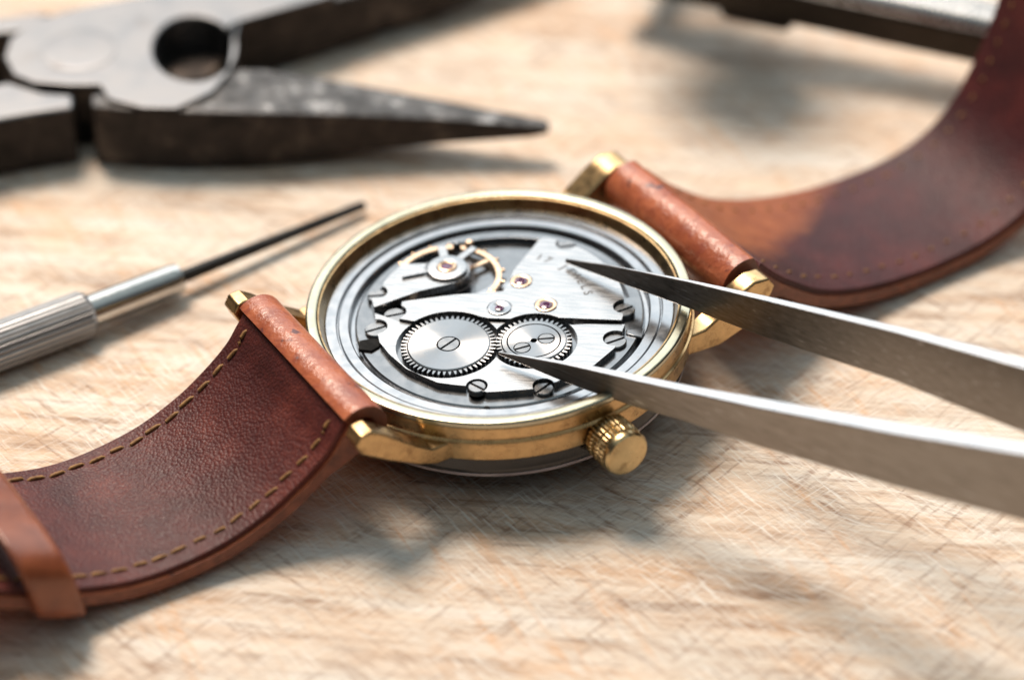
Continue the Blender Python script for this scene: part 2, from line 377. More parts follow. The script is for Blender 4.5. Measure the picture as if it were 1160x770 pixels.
part('crystal_edge', lathe([(1.69 + 0.036 * math.cos(t * PI / 6), 0.235 + 0.030 * math.sin(t * PI / 6)) for t in range(12)], 140, True), 'crystal_edge', smooth=80)
part('dial_backing', lathe([(0, 0.30), (1.58, 0.30), (1.58, 0.42), (0, 0.44)], 96), 'black')

def lug(poly, v0, v1):
    bm = bmesh.new()
    a = [bm.verts.new(uvz(u, v0, z)) for u, z in poly]; b = [bm.verts.new(uvz(u, v1, z)) for u, z in poly]
    bm.faces.new(a); bm.faces.new(b[::-1]); n = len(poly)
    for k in range(n): bm.faces.new((a[k], b[k], b[(k + 1) % n], a[(k + 1) % n]))
    return part('lug', bm, 'gold', bevel=0.022, bseg=3)
LUG_L = [(-1.15, 0.675), (-1.46, 0.675), (-1.62, 0.79), (-1.92, 1.07), (-2.04, 1.16), (-2.15, 1.155), (-2.205, 1.07), (-2.16, 0.95), (-1.92, 0.77), (-1.62, 0.57), (-1.44, 0.49), (-1.15, 0.48)]
LUG_R = [(1.15, 0.675), (1.46, 0.675), (1.60, 0.74), (1.86, 0.91), (2.02, 0.975), (2.18, 0.95), (2.25, 0.84), (2.17, 0.69), (1.92, 0.50), (1.62, 0.42), (1.44, 0.44), (1.15, 0.48)]
for pl in (LUG_L, LUG_R):
    lug(pl, 1.06, 1.27); lug(pl, -1.27 if pl is LUG_L else -1.36, -1.06)
for (u, z) in ((-1.99, 0.955), (2.10, 0.77)):
    part('spring_bar', tube(bmesh.new(), [uvz(u, -1.2, z), uvz(u, 1.2, z)], 0.055, 16), 'screw')

# crown: knurled barrel on the V axis
def crown():
    bm = bmesh.new(); nz = 34; K = 1.07; prof = [(1.72, 0.10, 0), (1.80, 0.10, 0), (1.80, 0.19, 0), (1.82, 0.21, 1), (1.88, 0.214, 1), (1.895, 0.196, 0), (1.91, 0.214, 1), (1.97, 0.214, 1), (1.985, 0.196, 0), (2.0, 0.214, 1), (2.06, 0.212, 1), (2.08, 0.198, 0), (2.10, 0.208, 0), (2.135, 0.206, 0), (2.16, 0.19, 0), (2.168, 0.165, 0), (2.175, 0.0, 0)]
    seg = nz * 4; rings = []
    for v, r, kn in prof:
        if r == 0: rings.append([bm.verts.new(uvz(0, v, 0.50))]); continue
        row = []
        for k in range(seg):
            rr = r * K - (0.028 if kn and (k % 4) in (0,) else 0.004 if kn and k % 4 in (1, 3) else 0)
            a = 2 * PI * k / seg; row.append(bm.verts.new(uvz(rr * math.cos(a), v, 0.50 + rr * math.sin(a))))
        rings.append(row)
    for a, b in zip(rings, rings[1:]):
        for k in range(seg):
            j = (k + 1) % seg
            if len(b) == 1: bm.faces.new((a[k], a[j], b[0]))
            else: bm.faces.new((a[k], a[j], b[j], b[k]))
    return bm
part('crown', crown(), 'crown', smooth=22)

# ---- movement
mp = part('main_plate', lathe([(0, 0.72), (1.335, 0.72), (1.353, 0.708), (1.353, 0.55), (0, 0.55)], 160), 'plate', smooth=40)
cut(mp, [prism([(1.235 * math.cos(math.radians(a)), 1.235 * math.sin(math.radians(a))) for a in range(6, 166, 2)] + [(-0.95, 0.10), (0.2, -0.05)], 0.655, 0.9)])
add_bevel(mp, 0.006)

def slotted(r, z0, z1, ang, sw, deep=0.018, seg=40, chamfer=0.008):
    """a screw head made of a base disc and two half discs with a slot between"""
    bm = lathe([(0, z0), (r, z0), (r, z1 - deep), (0, z1 - deep)], seg)
    h = sw / 2; a0 = math.asin(h / r)
    for sgn in (0, 1):
        rows = []
        for rr, z in ((r, z1 - deep), (r, z1 - chamfer), (r - chamfer, z1)):
            hh = h if rr == r else h + chamfer * 0.4
            b0 = math.asin(hh / rr)
            rows.append([bm.verts.new((rr * math.cos(t + ang + sgn * PI), rr * math.sin(t + ang + sgn * PI), z)) for t in [b0 + (PI - 2 * b0) * k / 20 for k in range(21)]])
        for a, b in zip(rows, rows[1:]):
            for k in range(21): bm.faces.new((a[k], a[(k + 1) % 21], b[(k + 1) % 21], b[k]))
        bm.faces.new(rows[-1])
    return bm
def screw(c, r, z, ang, parent=watch, h=0.05, shank=None):
    """slotted screw head standing on the plate"""
    bm = slotted(r, z - h, z, ang, 0.024)
    if shank: cyl((0, 0), r * 0.55, shank, z - h + 0.001, 24, bm)
    return part('screw', bm, 'screw', parent, (c[0], c[1], 0), smooth=25)

RC = (-0.485, -0.47); CC = (0.300, -0.515); BC = (-0.463, 0.642)
def arc(r, a0, a1, n, c=(0, 0)): return [(c[0] + r * math.cos(math.radians(a0 + (a1 - a0) * k / n)), c[1] + r * math.sin(math.radians(a0 + (a1 - a0) * k / n))) for k in range(n + 1)]
# train bridge
poly = [(-0.90, 0.205), (-0.42, 0.250), (0.05, 0.246), (0.10, 0.35), (0.165, 0.56), (0.43, 1.02), (0.47, 1.05)] + arc(1.17, 63, -16.5, 26) + \
       [(0.80, -0.272), (0.56, -0.225), (0.10, -0.185), (-0.10, -0.15), (-0.23, -0.095), (-0.43, -0.028), (-0.60, -0.055), (-0.775, -0.116), (-0.93, -0.055)]
tb = part('train_bridge', prism(poly, 0.656, 0.812), 'bridge')
SCR_T = [((-0.975, 0.055), 0.105, 0.2), ((1.165, -0.125), 0.098, 0.45), ((0.690, 0.935), 0.095, 0.1)]
cut(tb, [cyl(c, r + 0.008, 0.735, 0.9) for c, r, a in SCR_T] + [cyl(CC, 0.385, 0.5, 0.9, 64), cyl(RC, 0.468, 0.5, 0.9, 64)])
add_bevel(tb, 0.007)
# barrel bridge
poly = [(-1.163, 0.10), (-0.93, -0.062), (-0.775, -0.124), (-0.60, -0.063), (-0.43, -0.036), (-0.23, -0.103), (-0.10, -0.172), (0.10, -0.207), (0.56, -0.247), (0.66, -0.31), (0.80, -0.312), (1.15, -0.362)] + \
       [(1.13, -0.42), (1.03, -0.70), (0.82, -0.935), (0.66, -1.01), (0.47, -1.13), (0.25, -1.205), (0.02, -1.205), (-0.16, -1.20), (-0.30, -1.10), (-0.45, -1.06), (-0.60, -1.01), (-0.70, -0.93), (-0.88, -0.775), (-1.03, -0.545), (-1.12, -0.35), (-1.135, -0.22)]
bb = part('barrel_bridge', prism(poly, 0.656, 0.782), 'bridge')
SCR_B = [((-1.155, -0.11), 0.105, 0.35), ((1.045, -0.555), 0.105, 0.4), ((0.352, -1.165), 0.092, 0.75)]
cut(bb, [cyl(c, r + 0.008, 0.715, 0.9) for c, r, a in SCR_B] + [cyl((-0.247, -1.10), 0.10, 0.5, 0.9)] + [cyl(CC, 0.402, 0.692, 0.9, 72), cyl(RC, 0.488, 0.692, 0.9, 72)])
add_bevel(bb, 0.008)
for c, r, a in SCR_T: screw(c, r, 0.775, a, h=0.06)
for c, r, a in SCR_B: screw(c, r, 0.752, a, h=0.06)
screw((-0.247, -1.125), 0.082, 0.795, -0.75, h=0.055, shank=0.656)

# toothed wheels
def gear(r0, r1, n, z0, z1):
    prof = []
    for k in range(n):
        for f, r in ((-0.30, r0), (-0.13, r1), (0.13, r1), (0.30, r0)):
            a = 2 * PI * (k + f) / n; prof.append((r * math.cos(a), r * math.sin(a)))
    return prism(prof, z0, z1)
def wheel(name, c, r0, r1, n, z0, z1, a0):
    bm = gear(r0, r1, n, z0, z1); bmesh.ops.rotate(bm, verts=bm.verts, matrix=Matrix.Rotation(a0, 3, 'Z'))
    # turned face: flat disc slightly proud of the teeth
    d = lathe([(r0 - 0.004, z1 - 0.004), (r0 - 0.004, z1 + 0.006), (r0 - 0.016, z1 + 0.012), (0, z1 + 0.012)], 96)
    me = bpy.data.meshes.new('t'); d.to_mesh(me); d.free(); bm.from_mesh(me); bpy.data.meshes.remove(me)
    return part(name, bm, 'wheel', loc=(c[0], c[1], 0))
rw = wheel('ratchet_wheel', RC, 0.388, 0.440, 52, 0.715, 0.782, 0.0)
cw = wheel('crown_wheel', CC, 0.308, 0.352, 40, 0.715, 0.782, 0.04)
def flush_screw(c, r, z, ang, parent, loc):
    return part('screw', slotted(r, z - 0.03, z + 0.004, ang, 0.022, 0.02, 40, 0.004), 'screw', parent, loc, smooth=25)
cut(rw, [lathe([(0.112, 0.70), (0.112, 0.9), (0.0, 0.9), (0.0, 0.70)], 48)])
flush_screw(None, 0.100, 0.792, 0.75, rw, (0, 0, 0))
part('screw_recess', cyl((0, 0), 0.1119, 0.73, 0.760), 'black', rw)
cut(cw, [lathe([(0.238, 0.70), (0.238, 0.9), (0.252, 0.9), (0.252, 0.70)], 72, True), cyl((0, 0), 0.032, 0.76, 0.9, 24), cyl((0.115, 0.012), 0.082, 0.77, 0.9, 32), cyl((-0.112, -0.095), 0.082, 0.77, 0.9, 32)])
for l, a in (((0.115, 0.012, 0), -0.02), ((-0.112, -0.095, 0), 0.30)): flush_screw(None, 0.074, 0.792, a, cw, l)
part('recess_shade', cyl(RC, 0.484, 0.60, 0.700, 64), 'black', bb)  # black discs under the wheels paint the shade between the teeth
part('recess_shade', cyl(CC, 0.398, 0.60, 0.698, 64), 'black', bb)
part('pivot_hole', cyl((0, 0), 0.0315, 0.74, 0.7645, 24), 'black', cw)
part('stem_gear', cyl((-0.02, -0.17), 0.09, 0.66, 0.71, 24), 'clamp')

# jewels in the train bridge
def jewel(c, ro, gold):
    rj = ro * (0.57 if gold else 0.39)
    s = lathe([(ro, 0.80), (ro, 0.820), (ro - 0.012, 0.824), (ro - 0.028, 0.820), (ro * (0.58 if gold else 0.40), 0.812), (ro * (0.56 if gold else 0.38), 0.80)], 48, True)
    o = part('jewel_setting', s, 'brass' if gold else 'ring', tb, (c[0], c[1], 0))
    part('jewel', lathe([(0, 0.806), (0.012, 0.808), (rj * 0.62, 0.822), (rj, 0.818), (rj, 0.79), (0, 0.79)], 40), 'ruby', tb, (c[0], c[1], 0))
for c, ro, g in (((0.228, 0.381), 0.098, 1), ((0.440, -0.018), 0.100, 1), ((0.007, -0.009), 0.108, 0)):
    cut(tb, [cyl(c, ro + 0.012, 0.797, 0.9, 48)])
add_bevel(tb, 0.007)
for c, ro, g in (((0.228, 0.381), 0.098, 1), ((0.440, -0.018), 0.100, 1), ((0.007, -0.009), 0.108, 0)): jewel(c, ro, g)

# engraved lettering on an arc
def letters(txt, a0, step, R, size):
    bm = bmesh.new()
    for i, ch in enumerate(txt):
        if ch == ' ': continue
        cu = bpy.data.curves.new('t', 'FONT'); cu.body = ch; cu.size = size; cu.align_x = 'CENTER'; cu.align_y = 'CENTER'; cu.extrude = 0.002; cu.offset = 0.002
        t = bpy.data.objects.new('t', cu); C.objects.link(t)
        dg = bpy.context.evaluated_depsgraph_get(); me = bpy.data.meshes.new_from_object(t.evaluated_get(dg))
        a = math.radians(a0 - step * i)
        me.transform(Matrix.Translation((R * math.cos(a), R * math.sin(a), 0.8115)) @ Matrix.Rotation(a - PI / 2, 4, 'Z')); bm.from_mesh(me)
        bpy.data.objects.remove(t); bpy.data.curves.remove(cu); bpy.data.meshes.remove(me)
    return bm
part('engraving', letters('17', 60.5, 6.55, 0.848, 0.122), 'ink', tb)
part('engraving', letters('JEWELS', 40.9, 6.55, 0.848, 0.122), 'ink', tb)

# balance: cock, regulator, wheel
poly = [(-1.165, 0.137), (-0.95, 0.235), (-0.734, 0.335), (-0.40, 0.42)] + arc(0.215, -70, 130, 20, BC) + [(-0.66, 0.765), (-0.89, 0.785), (-1.0, 0.64), (-1.075, 0.50), (-1.09, 0.42), (-1.19, 0.29)]
ck = part('balance_cock', prism(poly, 0.745, 0.822), 'bridge')
cut(ck, [cyl((-1.135, 0.37), 0.10, 0.70, 0.95), lathe([(0.218, 0.811), (0.218, 0.9), (0.205, 0.9), (0.205, 0.811)], 64, True, BC)])
add_bevel(ck, 0.007)
part('cock_foot', prism([(-1.17, 0.14), (-0.95, 0.24), (-0.80, 0.32), (-0.86, 0.74), (-1.0, 0.62), (-1.2, 0.28)], 0.656, 0.7445), 'plate', ck)
screw((-1.135, 0.375), 0.095, 0.775, 0.0, h=0.06)
bm = lathe([(0.195, 0.824), (0.195, 0.845), (0.18, 0.855), (0.10, 0.858), (0.09, 0.850), (0.09, 0.824)], 56, True)
for ang, ln, w in ((97, 0.36, 0.085), (47, 0.40, 0.075), (192, 0.44, 0.028)):
    a = math.radians(ang); box(bm, (math.cos(a) * (0.17 + (ln - 0.17) / 2), math.sin(a) * (0.17 + (ln - 0.17) / 2), 0.8385), ln - 0.17, w, 0.022, a)
reg = part('regulator', bm, 'bridge', ck, (BC[0], BC[1], 0), bevel=0.004)
part('jewel_setting', lathe([(0.088, 0.83), (0.088, 0.866), (0.07, 0.872), (0.055, 0.866), (0.055, 0.84)], 40, True), 'brass', ck, (BC[0], BC[1], 0))
part('jewel', lathe([(0, 0.858), (0.03, 0.862), (0.056, 0.857), (0.056, 0.83), (0, 0.83)], 40), 'ruby', ck, (BC[0], BC[1], 0))
for x, y, mm in ((-0.36, 1.02, 'screw'), (-0.24, 1.015, 'brass')):
    part('stud_pin', lathe([(0.0, 0.76), (0.038, 0.76), (0.038, 0.85), (0.028, 0.862), (0, 0.864)], 24), mm, ck, (x, y, 0))
# the wheel
bm = lathe([(0.515, 0.690), (0.515, 0.733), (0.458, 0.733), (0.458, 0.690)], 96, True)
for k in (0, 1):
    a = 0.55 + k * PI / 2 * 2; box(bm, (0.24 * math.cos(a), 0.24 * math.sin(a), 0.713), 0.46, 0.05, 0.02, a)
bw = part('balance_wheel', bm, 'brass', loc=(BC[0], BC[1], 0), bevel=0.004)
for k in range(18):
    a = 2 * PI * (k + 0.35) / 18
    d = Vector((math.cos(a), math.sin(a), 0))
    s = tube(bmesh.new(), [d * 0.510 + Vector((0, 0, 0.712)), d * 0.548 + Vector((0, 0, 0.712))], 0.020, 12)
    part('rim_screw', s, 'brass', bw)
bm = bmesh.new(); pts = []
for k in range(240):
    a = 2 * PI * k / 30; r = 0.07 + 0.20 * k / 240; pts.append((r * math.cos(a), r * math.sin(a), 0.735))
tube(bm, pts, 0.004, 6); part('hairspring', bm, 'clamp', bw)
for x, y, r in ((-0.12, 0.30, 0.05), (-0.03, 0.30, 0.055), (-0.06, 0.40, 0.03)):
    part('banking_pin', lathe([(0, 0.656), (r, 0.656), (r, 0.71), (r * 0.6, 0.735), (0, 0.74)], 24), 'brass', loc=(x, y, 0))
part('escape_cock', prism([(-0.30, 0.275), (0.02, 0.27), (0.10, 0.40), (0.13, 0.56), (0.02, 0.66), (-0.10, 0.52), (-0.28, 0.40)], 0.656, 0.662), 'ring', bevel=0.003)
# casing clamp at the plate edge
part('casing_clamp', prism([(-1.31, -0.25), (-1.17, -0.225), (-1.115, -0.26), (-1.125, -0.36), (-1.20, -0.42), (-1.32, -0.38)], 0.70, 0.742), 'black', bevel=0.008)
part('casing_clamp', prism([(1.16, -0.375), (1.33, -0.37), (1.30, -0.52), (1.15, -0.45)], 0.656, 0.735), 'plate', bevel=0.012)
part('set_pin', lathe([(0, 0.72), (0.025, 0.72), (0.025, 0.745), (0, 0.75)], 16), 'black', loc=(-0.17, -1.375, 0))

# ---- straps
def outline_band(name, outline, w, m, parent, bev, holes=None):
    bm = bmesh.new(); n = len(outline)
    NV = 8; rows = []
    for k in range(NV + 1):
        f = -1 + 2 * k / NV
        rows.append([bm.verts.new(uvz(p[0], f * w(p[0]), p[1])) for p in outline])
    for a, b in zip(rows, rows[1:]):
        for k in range(n): bm.faces.new((a[k], a[(k + 1) % n], b[(k + 1) % n], b[k]))
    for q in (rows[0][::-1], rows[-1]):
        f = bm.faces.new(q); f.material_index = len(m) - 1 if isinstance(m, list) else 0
    o = part(name, bm, m, parent, smooth=50)
    if holes: cut(o, holes)
    if bev: add_bevel(o, bev, 3, 55)
    return o
def normals2(path, side):
    out = []
    for i in range(len(path)):
        t = path[min(i + 1, len(path) - 1)] - path[max(i - 1, 0)]; t.normalize()
        out.append(Vector((-t.y, t.x)) * side)
    return out
def stitches(parent, path, nr, v_of, step, ln, rad, wob=0.006, lift=0.012):
    """one thread that runs over and under the lining"""
    bm = bmesh.new(); pts = []; rads = []
    cum = [0.0]
    for a, b in zip(path, path[1:]): cum.append(cum[-1] + (b - a).length)
    def pos(d):
        d = min(max(d, 0), cum[-1] - 1e-4); i = next(k for k in range(1, len(cum)) if cum[k] > d)
        f = (d - cum[i - 1]) / (cum[i] - cum[i - 1]); return path[i - 1].lerp(path[i], f), nr[i]
    d = 0.0
    while d + step < cum[-1]:
        l = ln * random.uniform(0.82, 1.1); v0 = random.uniform(-wob, wob); sk = random.uniform(-0.012, 0.012)
        for a, h, r in ((0.0, -0.045, 0.6), (0.04, -0.006, 0.85), (0.16, lift * 0.8, 1), (0.5, lift, 1.1), (0.84, lift * 0.8, 1), (0.96, -0.006, 0.85), (1.0, -0.045, 0.6)):
            p, n = pos(d + a * l); pts.append(uvz(p.x + n.x * h, v_of(p.x) + v0 + sk * (a - 0.5) * 2, p.y + n.y * h)); rads.append(rad * r)
        d += step
    tube(bm, pts, rads, 8)
    return part('stitching', bm, 'thread', parent, smooth=60)
def strap(path, side, ctr, rf, w, lin_mat, under, wl, a0, a1, label):
    """path: top of the lining from the fold outwards; ctr/rf: the fold round the spring bar"""
    sp = smooth_path([Vector(p) for p in path], 14); nr = normals2(sp, side)
    lin = 0.065
    top = [p - n * lin * 0.9 for p, n in zip(sp, nr)]
    bot = [p - n * 0.175 for p, n in zip(sp, nr)]
    i0 = next(i for i in range(len(sp)) if (sp[i] - sp[0]).length > under)
    fold = [Vector((ctr[0] + rf * math.cos(math.radians(a)), ctr[1] + rf * math.sin(math.radians(a)))) for a in [a0 + (a1 - a0) * k / 22 for k in range(23)]]
    outline = fold + top[3:] + bot[i0:][::-1]
    hole = bmesh.new(); tube(hole, [uvz(ctr[0], -1.6, ctr[1]), uvz(ctr[0], 1.6, ctr[1])], rf * 0.55, 20)
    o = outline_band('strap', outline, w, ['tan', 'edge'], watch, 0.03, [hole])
    if label: o['label'] = label
    lo = [p - n * lin for p, n in zip(sp, nr)]
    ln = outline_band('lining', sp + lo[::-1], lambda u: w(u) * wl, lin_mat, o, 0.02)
    return o, sp, nr
wL = lambda u: 1.0 - 0.02 * max(0, -u - 2.0)
LP = [(-2.15, 1.115), (-2.24, 1.01), (-2.38, 0.85), (-2.65, 0.66), (-2.98, 0.49), (-3.45, 0.355), (-4.07, 0.335), (-4.6, 0.46), (-5.3, 0.78), (-6.1, 1.25), (-6.8, 1.8)]
sl, spL, nrL = strap(LP, -1, (-2.00, 0.975), 0.25, wL, 'lining', 0.50, 0.965, -110, 131, 'strap half with dark grained lining and a loop')
stitches(sl, spL[10:-8], nrL[10:-8], lambda u: 0.80 * wL(u), 0.190, 0.155, 0.0155, 0.012, 0.008)
stitches(sl, spL[10:-8], nrL[10:-8], lambda u: -0.80 * wL(u), 0.198, 0.172, 0.018, 0.020, 0.010)
wR = lambda u: 1.0 - 0.045 * max(0, u - 2.4)
RP = [(2.30, 0.90), (2.46, 0.72), (2.66, 0.53), (3.05, 0.24), (3.57, 0.03), (4.2, -0.10), (4.75, -0.135), (5.25, -0.10), (5.66, 0.03), (6.0, 0.30), (6.27, 0.70), (6.50, 1.20), (6.68, 1.75), (6.78, 2.4), (6.78, 3.1), (6.65, 3.8)]
sr, spR, nrR = strap(RP, 1, (2.10, 0.77), 0.265, wR, 'lining_two_tone', 0.45, 0.975, 290, 68, 'strap half curling upward with tan and dark lining')
stitches(sr, spR[16:], nrR[16:], lambda u: 0.72 * wR(u), 0.21, 0.06, 0.014, 0.008, 0.003)
stitches(sr, spR[16:], nrR[16:], lambda u: -0.72 * wR(u), 0.21, 0.06, 0.014, 0.008, 0.003)

# keeper loop round the left strap
def keeper():
    i = min(range(len(spL)), key=lambda k: abs(spL[k].x + 4.97)); p = spL[i]; n = nrL[i]; t = Vector((-n.y, n.x))
    if t.x > 0: t = -t
    bm = bmesh.new()
    hw, top, botm, rc, th = 1.09, 0.52, -0.25, 0.32, 0.13
    def rrect(hw, top, bot, rc):
        out = []; c, h = (top + bot) / 2, (top - bot) / 2
        for k in range(56):
            a = 2 * PI * k / 56; x, z = math.cos(a), math.sin(a)
            out.append((math.copysign(abs(x) ** 0.42, x) * hw, c + h * math.copysign(abs(z) ** (0.75 if z > 0 else 0.5), z)))
        return out
    rows = []
    for d in (-0.24, 0.24):
        for (h, tp, bt, r) in ((hw, top, botm, rc), (hw - th, top - th, botm + th, rc - th + 0.01)):
            rows.append([bm.verts.new(uvz(p.x + t.x * (d + 0.62 * b) + n.x * (b - 0.08), a, p.y + t.y * (d + 0.62 * b) + n.y * (b - 0.08))) for a, b in rrect(h, tp, bt, r)])
    o0, i0, o1, i1 = rows; m = len(o0)
    for k in range(m):
        j = (k + 1) % m
        bm.faces.new((o0[k], o0[j], o1[j], o1[k])); bm.faces.new((i0[k], i1[k], i1[j], i0[j]))
        bm.faces.new((o0[k], i0[k], i0[j], o0[j])); bm.faces.new((o1[k], o1[j], i1[j], i1[k]))
    return bm
part('keeper_loop', keeper(), 'keeper', sl, bevel=0.055, bseg=5)

# ------------------------------------------------------------------ TWEEZERS
tw = empty('tweezers', at(640, 296, 1.05), 'open steel tweezers with brushed flanks pointing into the watch movement', 'tweezers')
def tweezer_arm(tops, edges, bots, z_tip, z_far):
    tip = at(*bots[0], z_tip); far = at(*bots[-1], z_far)
    ax = (far - tip); ax.z = 0; nrm = Vector((ax.y, -ax.x, 0)).normalized()      # towards the camera
    st = []
    for tp, ed, bo in zip(tops, edges, bots):
        B = on_plane(*bo, tip, nrm); E = on_plane(*ed, tip, nrm); T = at(*tp, E.z)
        th = max(0.022, (E - T).dot(nrm)); st.append([B, E, th])
    return st, nrm
up_t = [(640, 292.6), (689, 298.4), (734, 306.5), (779, 315), (860, 331.5), (1010, 366), (1160, 403.5)]
up_e = [(640, 293.6), (689, 301), (734, 310), (779, 319.5), (860, 339), (1010, 375), (1160, 416.5)]
up_b = [(640, 297.8), (689, 316), (734, 332.5), (779, 349), (860, 380), (1010, 430), (1160, 490)]
lo_t = [(564, 398.6), (629.6, 406), (665, 411.5), (719, 422), (779, 434.3), (860, 448), (1010, 475), (1160, 499.5)]
lo_e = [(564, 399.3), (629.6, 411), (665, 418.5), (719, 431), (779, 444), (860, 461.5), (1010, 490), (1160, 514)]
lo_b = [(564, 401.3), (629.6, 429), (665, 442.5), (719, 461), (779, 479), (860, 506), (1010, 550), (1160, 590.5)]
armU, nU = tweezer_arm(up_t, up_e, up_b, 0.985, 1.55)
armL, nL = tweezer_arm(lo_t, lo_e, lo_b, 0.965, 1.53)
mid = (armU[-1][0] + armL[-1][0]) * 0.5; axis = ((armU[-1][0] - armU[0][0]).normalized() + (armL[-1][0] - armL[0][0]).normalized()).normalized()
join = mid + axis * 8.5
for st, nrm, sgn in ((armU, nU, -1), (armL, nL, 1)):
    B, E, th = st[-1]
    h = (E - B)
    B0, E0, _ = st[-2]
    step = (B - B0)
    Bn = B + step * 0.8; st.append([Bn, Bn + h * 1.05, th])
    side = Vector((nrm.x, nrm.y, 0)) * sgn * 0.07
    for f in (0.5, 0.8, 1.0):
        P = Bn.lerp(join + side, f); st.append([P, P + h * 1.05, th])
for st, nrm in ((armU, nU), (armL, nL)):
    bm = bmesh.new(); rings = []
    for B, E, th in st:
        off = nrm * (-th); rings.append([bm.verts.new(q - tw.location) for q in (B, E, E + off, B + off)])
    for a, b in zip(rings, rings[1:]):
        for k in range(4):
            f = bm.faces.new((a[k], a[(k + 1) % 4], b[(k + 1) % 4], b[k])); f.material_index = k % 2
    bm.faces.new(rings[0][::-1]); bm.faces.new(rings[-1])
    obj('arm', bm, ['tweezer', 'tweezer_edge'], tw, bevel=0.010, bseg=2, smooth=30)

# ------------------------------------------------------------------ PLIERS
ZP = 0.74
pc = at(90, 58, ZP)
pl = empty('needle_nose_pliers', (pc.x, pc.y, 0), 'old blackened needle nose pliers with open jaws and pale riveted joint', 'pliers')
def ppoly(px, z0, z1, m, name, parent=pl, bev=0.05, mi=(0, 1), taper=None):
    bm = bmesh.new(); pts = [at(x, y, z1) - pl.location for x, y in px]; n = len(pts)
    hi = []; lo = []
    for i, p in enumerate(pts):
        k = taper(px[i]) if taper else 1.0
        zz1 = z0 + (z1 - z0) * (0.5 + 0.5 * k); zz0 = z0 + (z1 - z0) * (0.5 - 0.5 * k)
        q = at(px[i][0], px[i][1], zz1) - pl.location if taper else p
        hi.append(bm.verts.new((q.x, q.y, zz1))); lo.append(bm.verts.new((q.x, q.y, zz0)))
    f = bm.faces.new(hi); f.material_index = mi[0]; f = bm.faces.new(lo[::-1]); f.material_index = mi[1]
    for k in range(n):
        f = bm.faces.new((lo[k], lo[(k + 1) % n], hi[(k + 1) % n], hi[k])); f.material_index = mi[1]
    bmesh.ops.triangulate(bm, faces=[f for f in bm.faces if len(f.verts) > 4])
    return obj(name, bm, m, parent, bevel=bev, bseg=3, smooth=40, bang=50)
tp = lambda p: 1.0 if p[0] < 260 else max(0.16, 1.0 - 0.84 * (p[0] - 260) / 360)
j1 = ppoly([(103, 108), (103, 121), (150, 125), (200, 127), (300, 129), (400, 131), (500, 135.5), (600, 143.5), (620, 143), (623, 139), (618, 134), (560, 124), (500, 112.5), (400, 94), (300, 78), (268, 78), (250, 88), (225, 93), (195, 86), (160, 90), (130, 100)], 0.02, ZP, ['jaw', 'plier_side'], 'jaw', taper=tp)
jo = ppoly([(112, 96), (122, 112), (160, 122), (200, 123), (240, 105), (262, 80), (272, 24), (330, 8), (380, -6), (330, -16), (240, -16), (150, -4), (90, 8), (40, 22), (12, 42), (4, 66), (14, 84), (40, 94), (74, 96)], 0.30, ZP + 0.045, ['plier_face', 'plier_side'], 'joint_plate', bev=0)
hp = []
for k in range(28):
    t = 2 * PI * k / 28; q = at(219 + 46 * math.cos(t), 55 + 37 * math.sin(t), ZP + 0.045) - pl.location; hp.append((q.x, q.y))
cut(jo, [prism(hp, 0.1, 1.2)])
add_bevel(jo, 0.03, 3, 50)
j2 = ppoly([(180, -20), (262, 27), (278, 26), (380, 1), (500, -28), (640, -66), (644, -74), (630, -78), (500, -62), (380, -50), (260, -45), (200, -40)], 0.02, ZP, ['jaw', 'plier_side'], 'jaw', taper=lambda p: 1.0 if p[0] < 300 else max(0.42, 1.0 - 0.55 * (p[0] - 300) / 340))
ppoly([(150, 10), (180, 5), (230, 15), (272, 24), (262, 60), (235, 90), (200, 92), (172, 70), (160, 40)], 0.0, 0.34, ['plier_side', 'plier_side'], 'joint_web', bev=0.02)
h1 = ppoly([(83, 106), (83, 122), (40, 128), (0, 135), (-60, 152), (-180, 200), (-420, 310), (-620, 400), (-640, 370), (-430, 260), (-190, 150), (-80, 112), (-20, 98), (10, 92), (50, 104)], 0.02, ZP - 0.02, ['plier_face', 'plier_side'], 'handle')
h2 = ppoly([(60, 14), (30, 34), (0, 37), (-80, 36), (-260, 44), (-520, 90), (-740, 150), (-745, 110), (-520, 48), (-260, 8), (-80, 10), (0, 20), (40, 14)], 0.02, ZP - 0.02, ['plier_face', 'plier_side'], 'handle')
ppoly([(72, 109), (112, 109), (120, 60), (60, 60)], 0.05, ZP - 0.1, ['black', 'black'], 'joint_core', bev=0)
rv = at(90, 57, ZP + 0.045) - pl.location
obj('rivet', lathe([(0, ZP), (0.40, ZP), (0.40, ZP + 0.052), (0.385, ZP + 0.056), (0.30, ZP + 0.06), (0, ZP + 0.062)], 56), 'plier_face', pl, (rv.x, rv.y, 0))

# ------------------------------------------------------------------ SCREWDRIVER
s0 = at(413, 232, 0.10); s1 = at(205, 314, 0.20); s2 = at(100, 354, 0.235); s3 = at(0, 391, 0.245)
sd = empty('precision_screwdriver', (s2.x, s2.y, 0), 'small precision screwdriver with ribbed silver handle and dark thin blade', 'screwdriver')
def along(pts, rad, m, name, parent, seg=32, **kw):
    bm = tube(bmesh.new(), [p - sd.location for p in pts], rad, seg); return obj(name, bm, m, parent, **kw)
dirh = (s3 - s2).normalized(); s1b = s1 + (s2 - s1) * 0.0
dsh = (s0 - s1).normalized()
bl = along([s1 - dsh * 0.1, s1, s1 + (s0 - s1) * 0.8, s0 - dsh * 0.02, s0], [0.066, 0.066, 0.052, 0.048, 0.03], 'blade', 'blade', sd)
along([s2 - (s1 - s2) * 0.02, s2, s1 - (s1 - s2) * 0.10, s1 - (s1 - s2) * 0.06, s1 - (s1 - s2) * 0.03, s1], [0.165, 0.165, 0.158, 0.150, 0.150, 0.10], 'chrome', 'collar', sd)
